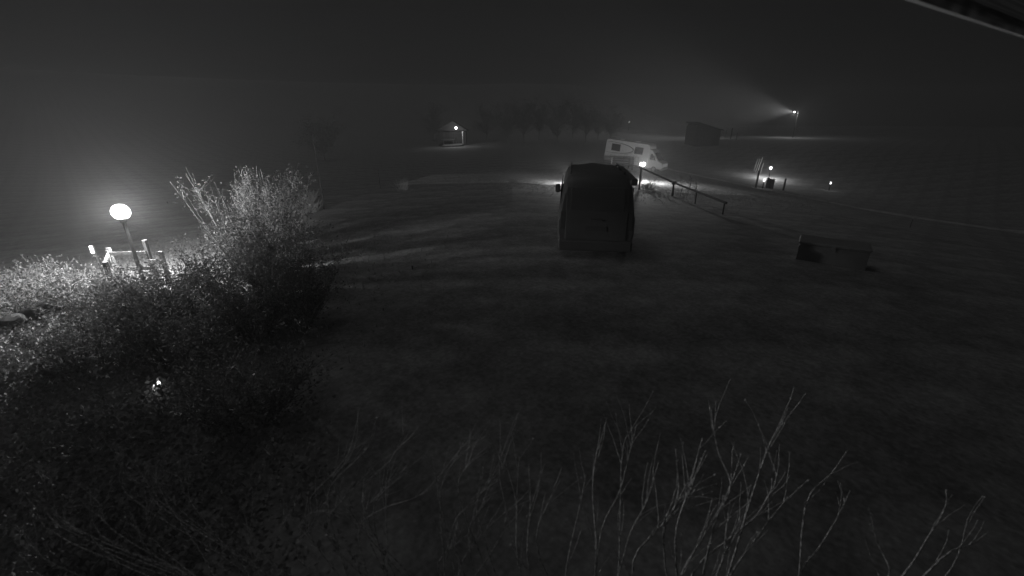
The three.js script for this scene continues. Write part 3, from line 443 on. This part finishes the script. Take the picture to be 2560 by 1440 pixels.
leafyShrub(-9.5, -8.0, 0.7, 1.1, 4200, 'added low dense shrub shading the ground in front of the stone wall', 0.026);
leafyShrub(-4.9, -5.6, 1.0, 1.6, 4200, 'low leafy shrub behind the tiny leaf glint', 0.024);
leafyShrub(-6.3, -5.7, 0.8, 1.7, 4200, 'low spreading leafy shrub far from the lawn', 0.024);
leafyShrub(-4.2, -6.3, 1.3, 1.4, 4500, 'added waist high shrub screening the lawn on the house side of the hedge', 0.024);  // added to stop lamp light spilling between hedge and house
leafyShrub(-10.7, -8.6, 0.8, 1.2, 4200, 'added low dense shrub screening lamp light at the far end of the stone wall', 0.026);  // added against lamp light streaking past the wall end
leafyShrub(-6.0, -10.7, 2.4, 1.5, 4500, 'tall leafy shrub behind the tall twiggy one, away from the house', 0.028);
leafyShrub(-6.9, -12.0, 2.4, 1.6, 4500, 'tall leafy shrub farthest along the hedge, behind the globe lamp', 0.028);
leafyShrub(-5.7, -9.6, 1.15, 1.2, 6500, 'added low dense shrub blocking light at the foot of the hedge behind the twiggy one', 0.03);  // foot shrubs from here on added to block lamp streaks on the lawn
leafyShrub(-6.5, -11.2, 1.15, 1.2, 6500, 'added low dense shrub blocking light at the foot of the far hedge end', 0.03);
leafyShrub(-4.7, -8.2, 1.1, 1.2, 6500, 'added low dense shrub blocking light at the foot of the middle hedge', 0.03);
leafyShrub(-7.4, -12.9, 1.3, 1.3, 6500, 'added low dense shrub closing the hedge to light beyond the globe lamp', 0.03);
leafyShrub(-3.1, -4.2, 0.8, 1.3, 3600, 'small leafy shrub near the house end of the hedge', 0.02);
{ // thorny bush in the bollard light and pale dry grass clumps
  const b = gp(1622, 474), t = thing('thorn_bush', 'low bare thorn bush silhouetted on the lit pitch', 'bush', b), P = [], N = [], U = [];
  for (let k = 0; k < 26; k++) { const a = rr(0, 6.28), w = wander(V(rr(-0.3, 0.3), -0.05, rr(-0.2, 0.2)), V(Math.cos(a) * 0.7, 1, Math.sin(a) * 0.7), rr(0.6, 1.15), 5, 0.2); limb(w, 0.022, 0.006, 4, P, N, U); for (let j = 0; j < 5; j++) limb(wander(w[2 + Math.floor(rnd() * 3)], V(rr(-1, 1), rr(0, 1), rr(-1, 1)), rr(0.2, 0.45), 3, 0.3), 0.009, 0.004, 3, P, N, U); }
  mk('branches', raw(P, N, U), MT.bark, t); mk('root_stock', ball(0.16, 0, 0.02, 0, 8).scale(1.6, 0.6, 1.2), MT.bark, t);
  const clump = (px, py, n, h, w, label) => { const c = gp(px, py), g = thing('grass_clump', label, 'grass clump', c), P2 = [], N2 = [], U2 = []; for (let k = 0; k < n; k++) { const x = rr(-w, w), z = rr(-w * 0.5, w * 0.5); limb(wander(V(x, -0.05, z), V(rr(-0.5, 0.5), 1, rr(-0.5, 0.5)), h * rr(0.5, 1), 4, 0.18, -0.06), 0.011, 0.003, 3, P2, N2, U2); } mk('blades', raw(P2, N2, U2), MT.dryGrass, g); mk('tuft_base', ball(1, 0, 0, 0, 10).scale(w, 0.07, w * 0.5), MT.turf, g); };
  clump(738, 533, 420, 0.75, 0.95, 'pale dry grass clump between the hedge and the thin pole'); clump(774, 505, 90, 0.9, 0.3, 'small tall dry grass tuft beside the thin pole'); clump(1006, 476, 60, 0.9, 0.3, 'small dry grass tuft alone on the dark far lawn');
  for (const [px, py] of [[1700, 490], [1716, 495], [1735, 500], [1722, 478]]) { const c = gp(px, py), s = thing('hedge_sapling', 'small leafless sapling behind the long pole rail', 'sapling', c, 0, 'saplings behind the pole rail'), P3 = [], N3 = [], U3 = [], Q = [], QN = [], QU = []; limb(wander(V(0, -0.05, 0), V(0.1, 1, 0), 1.2, 5, 0.06), 0.02, 0.006, 5, P3, N3, U3); for (let k = 0; k < 16; k++) { const w = wander(V(rr(-0.02, 0.02), rr(0.3, 1.1), 0), V(rr(-1, 1), rr(0.4, 1), rr(-1, 1)), rr(0.2, 0.45), 3, 0.2); limb(w, 0.007, 0.003, 3, P3, N3, U3); for (let j = 0; j < 4; j++) leafFace(w[j].clone(), 0.03, Q, QN, QU); } const tr = mk('trunk', raw(P3, N3, U3), MT.bark, s); mk('crown', raw(Q, QN, QU), MT.leaf, s); }
}
function tree(x, z, h, w, label) { // bare spring trees on the rise behind the site
  const t = thing('bare_tree', label, 'tree', on(x, z), 0, 'dark trees on the rise behind the site'), P = [], N = [], U = [], T = [], TN = [], TU = [];
  const main = wander(V(0, -0.3, 0), V(0, 1, 0), h * 0.72, 6, 0.05); limb(main, h * 0.022, h * 0.008, 7, P, N, U);
  for (let k = 0; k < 22; k++) { const p = main[2 + Math.floor(rnd() * 5)], a = rr(0, 6.28), b = wander(p, V(Math.cos(a), rr(0.35, 1.3), Math.sin(a)), w * rr(0.5, 1), 5, 0.14, 0.04); limb(b, h * 0.007, h * 0.002, 5, P, N, U);
    for (let j = 0; j < 16; j++) { const q = b[1 + Math.floor(rnd() * 5)], c = wander(q, V(rr(-1, 1), rr(-0.1, 1), rr(-1, 1)), w * rr(0.15, 0.4), 3, 0.22); limb(c, 0.025, 0.008, 3, T, TN, TU); for (let l = 0; l < 7; l++) leafFace(c[1 + Math.floor(rnd() * 3)].clone().add(V(rr(-1, 1), rr(-1, 1), rr(-1, 1)).multiplyScalar(0.3)), 0.11, T, TN, TU); } }
  mk('trunk', raw(P, N, U), MT.bark, t); mk('crown', raw(T, TN, TU), MT.needle, t);
}
{
  const names = ['dark bare tree rising behind the motorhome', 'broad dark tree left of the motorhome roof', 'dark tree above the van roof', 'tall dark tree right of the porch hut', 'dark tree just behind the porch hut', 'dark tree left of the porch hut', 'dark tree behind the thin grey pole', 'dark tree between the two above the van roof', 'dark tree behind the gap in the tree row', 'young dark tree between hut and van', 'dark tree hugging the motorhome end of the row'];
  [[1530, 290, -98, 8.5], [1470, 262, -96, 10.5], [1395, 255, -90, 10.5], [1310, 252, -92, 11], [1215, 262, -100, 10], [1080, 270, -104, 9.5], [800, 320, -66, 8], [1435, 258, -99, 9], [1350, 262, -101, 9], [1270, 280, -88, 7], [1500, 275, -104, 9]].forEach(([px, py, z, h], i) => { const p = atZ(px, py, z); tree(p.x, z, Math.max(5, (p.y - ground(p.x, z)) * 0.98), 4.4, names[i]); });
}
{ // turf blades where lamps reach the ground, nobody could count them
  const P = [], N = [], U = []; for (let k = 0; k < 5; k++) { const a = k * 1.3, dx = Math.cos(a), dz = Math.sin(a), q = [V(dx * 0.01 + dz * 0.006, 0, dz * 0.01 - dx * 0.006), V(dx * 0.01 - dz * 0.006, 0, dz * 0.01 + dx * 0.006), V(dx * 0.045, 0.1 + 0.02 * (k % 3), dz * 0.045)]; for (const p of q) { P.push(p.x, p.y, p.z); N.push(-dx * 0.4, 0.9, -dz * 0.4); U.push(0, 0); } }
  const place = []; const put = (cx, cz, r, n) => { for (let k = 0; k < n; k++) { const a = rr(0, 6.28), d = r * Math.min(1.6, 0.45 * Math.sqrt(-2 * Math.log(1 - rnd() * 0.999))), x = cx + Math.cos(a) * d, z = cz + Math.sin(a) * d; if (z < -1.2) place.push([x, z]); } };
  put(12, -36, 9, 26000); put(3, -36, 8, 30000); put(-8.6, -9.4, 5, 14000); put(27, -48, 8, 9000); 
  const g = new THREE.InstancedMesh(raw(P, N, U), MT.grass, place.length), m = new THREE.Matrix4(), c = new THREE.Color(); g.name = 'grass'; shade(g);
  place.forEach(([x, z], i) => { const s = rr(0.35, 0.95); m.makeRotationY(rr(0, 6.28)).scale(V(s * 1.3, s, s * 1.3)).setPosition(x, ground(x, z) - 0.004, z); g.setMatrixAt(i, m); g.setColorAt(i, c.setScalar(rr(0.55, 1.25))); });
  g.userData = { kind: 'stuff', label: 'short wet grass blades growing across the camping lawn', category: 'grass' }; scene.add(g);
}

{ // creeping leaves under the hedge
  const P = [], N = [], U = []; for (let k = 0; k < 3; k++) leafFace(V(rr(-0.04, 0.04), rr(0.02, 0.07), rr(-0.04, 0.04)), 0.022, P, N, U, 1.2, 0.55);
  const n = 26000, g = new THREE.InstancedMesh(raw(P, N, U), MT.ivy, n), m = new THREE.Matrix4(), c = new THREE.Color(); g.name = 'ground_cover'; shade(g);
  for (let i = 0; i < n;) { const x = rr(-9.5, -0.4), z = rr(-8.2, -1.3), e = -0.3 + (z + 1.3) * 0.5 - x, d = (0.35 + 0.65 * vnoise(x * 0.8 + 3, z * 0.8 + 9)) * smooth(0, 2.6, e) * Math.max(smooth(-8, -6.4, z), smooth(4, 5.5, -x)); if (rnd() > d) continue; const s = rr(0.6, 1.5); m.makeRotationY(rr(0, 6.28)).scale(V(s, s * rr(0.6, 2.2), s)).setPosition(x, ground(x, z), z); g.setMatrixAt(i, m); g.setColorAt(i, c.setScalar(rr(0.6, 1.3))); i++; }
  g.userData = { kind: 'stuff', label: 'low creeping leaves covering the ground under the hedge', category: 'ground cover' }; scene.add(g);
}

// ------------------------------------------------------------------ the house that carries the camera
{
  const y = EYE.y + 0.42, hit = (px, py) => { const d = ray(px, py); return EYE.clone().addScaledVector(d, (y - EYE.y) / d.y); };
  const a = hit(2290, 4), b = hit(2556, 92), d = b.clone().sub(a).normalize(), A = a.clone().addScaledVector(d, -1.6), B = a.clone().addScaledVector(d, 5), inn = V(-d.z, 0, d.x); if (inn.z < 0) inn.negate();
  const t = thing('house_eave', 'pale boarded roof eave of the house jutting in above the camera', 'eave');
  const off = (p, k, dy) => p.clone().addScaledVector(inn, k).add(V(0, dy, 0));
  mk('fascia_board', beam(off(A, 0, 0.07), off(B, 0, 0.07), 0.024, 0.14), MT.whiteBoard, t);
  for (let k = 0; k < 5; k++) mk('soffit_board', beam(off(A, 0.1 + k * 0.115, 0.05), off(B, 0.1 + k * 0.115, 0.05), 0.108, 0.018), MT.whiteBoard, t);
  mk('roof_deck', beam(off(A, 0.28, 0.17), off(B, 0.28, 0.17), 0.66, 0.03), MT.roofing, t);
}
renderer.render(scene, camera);
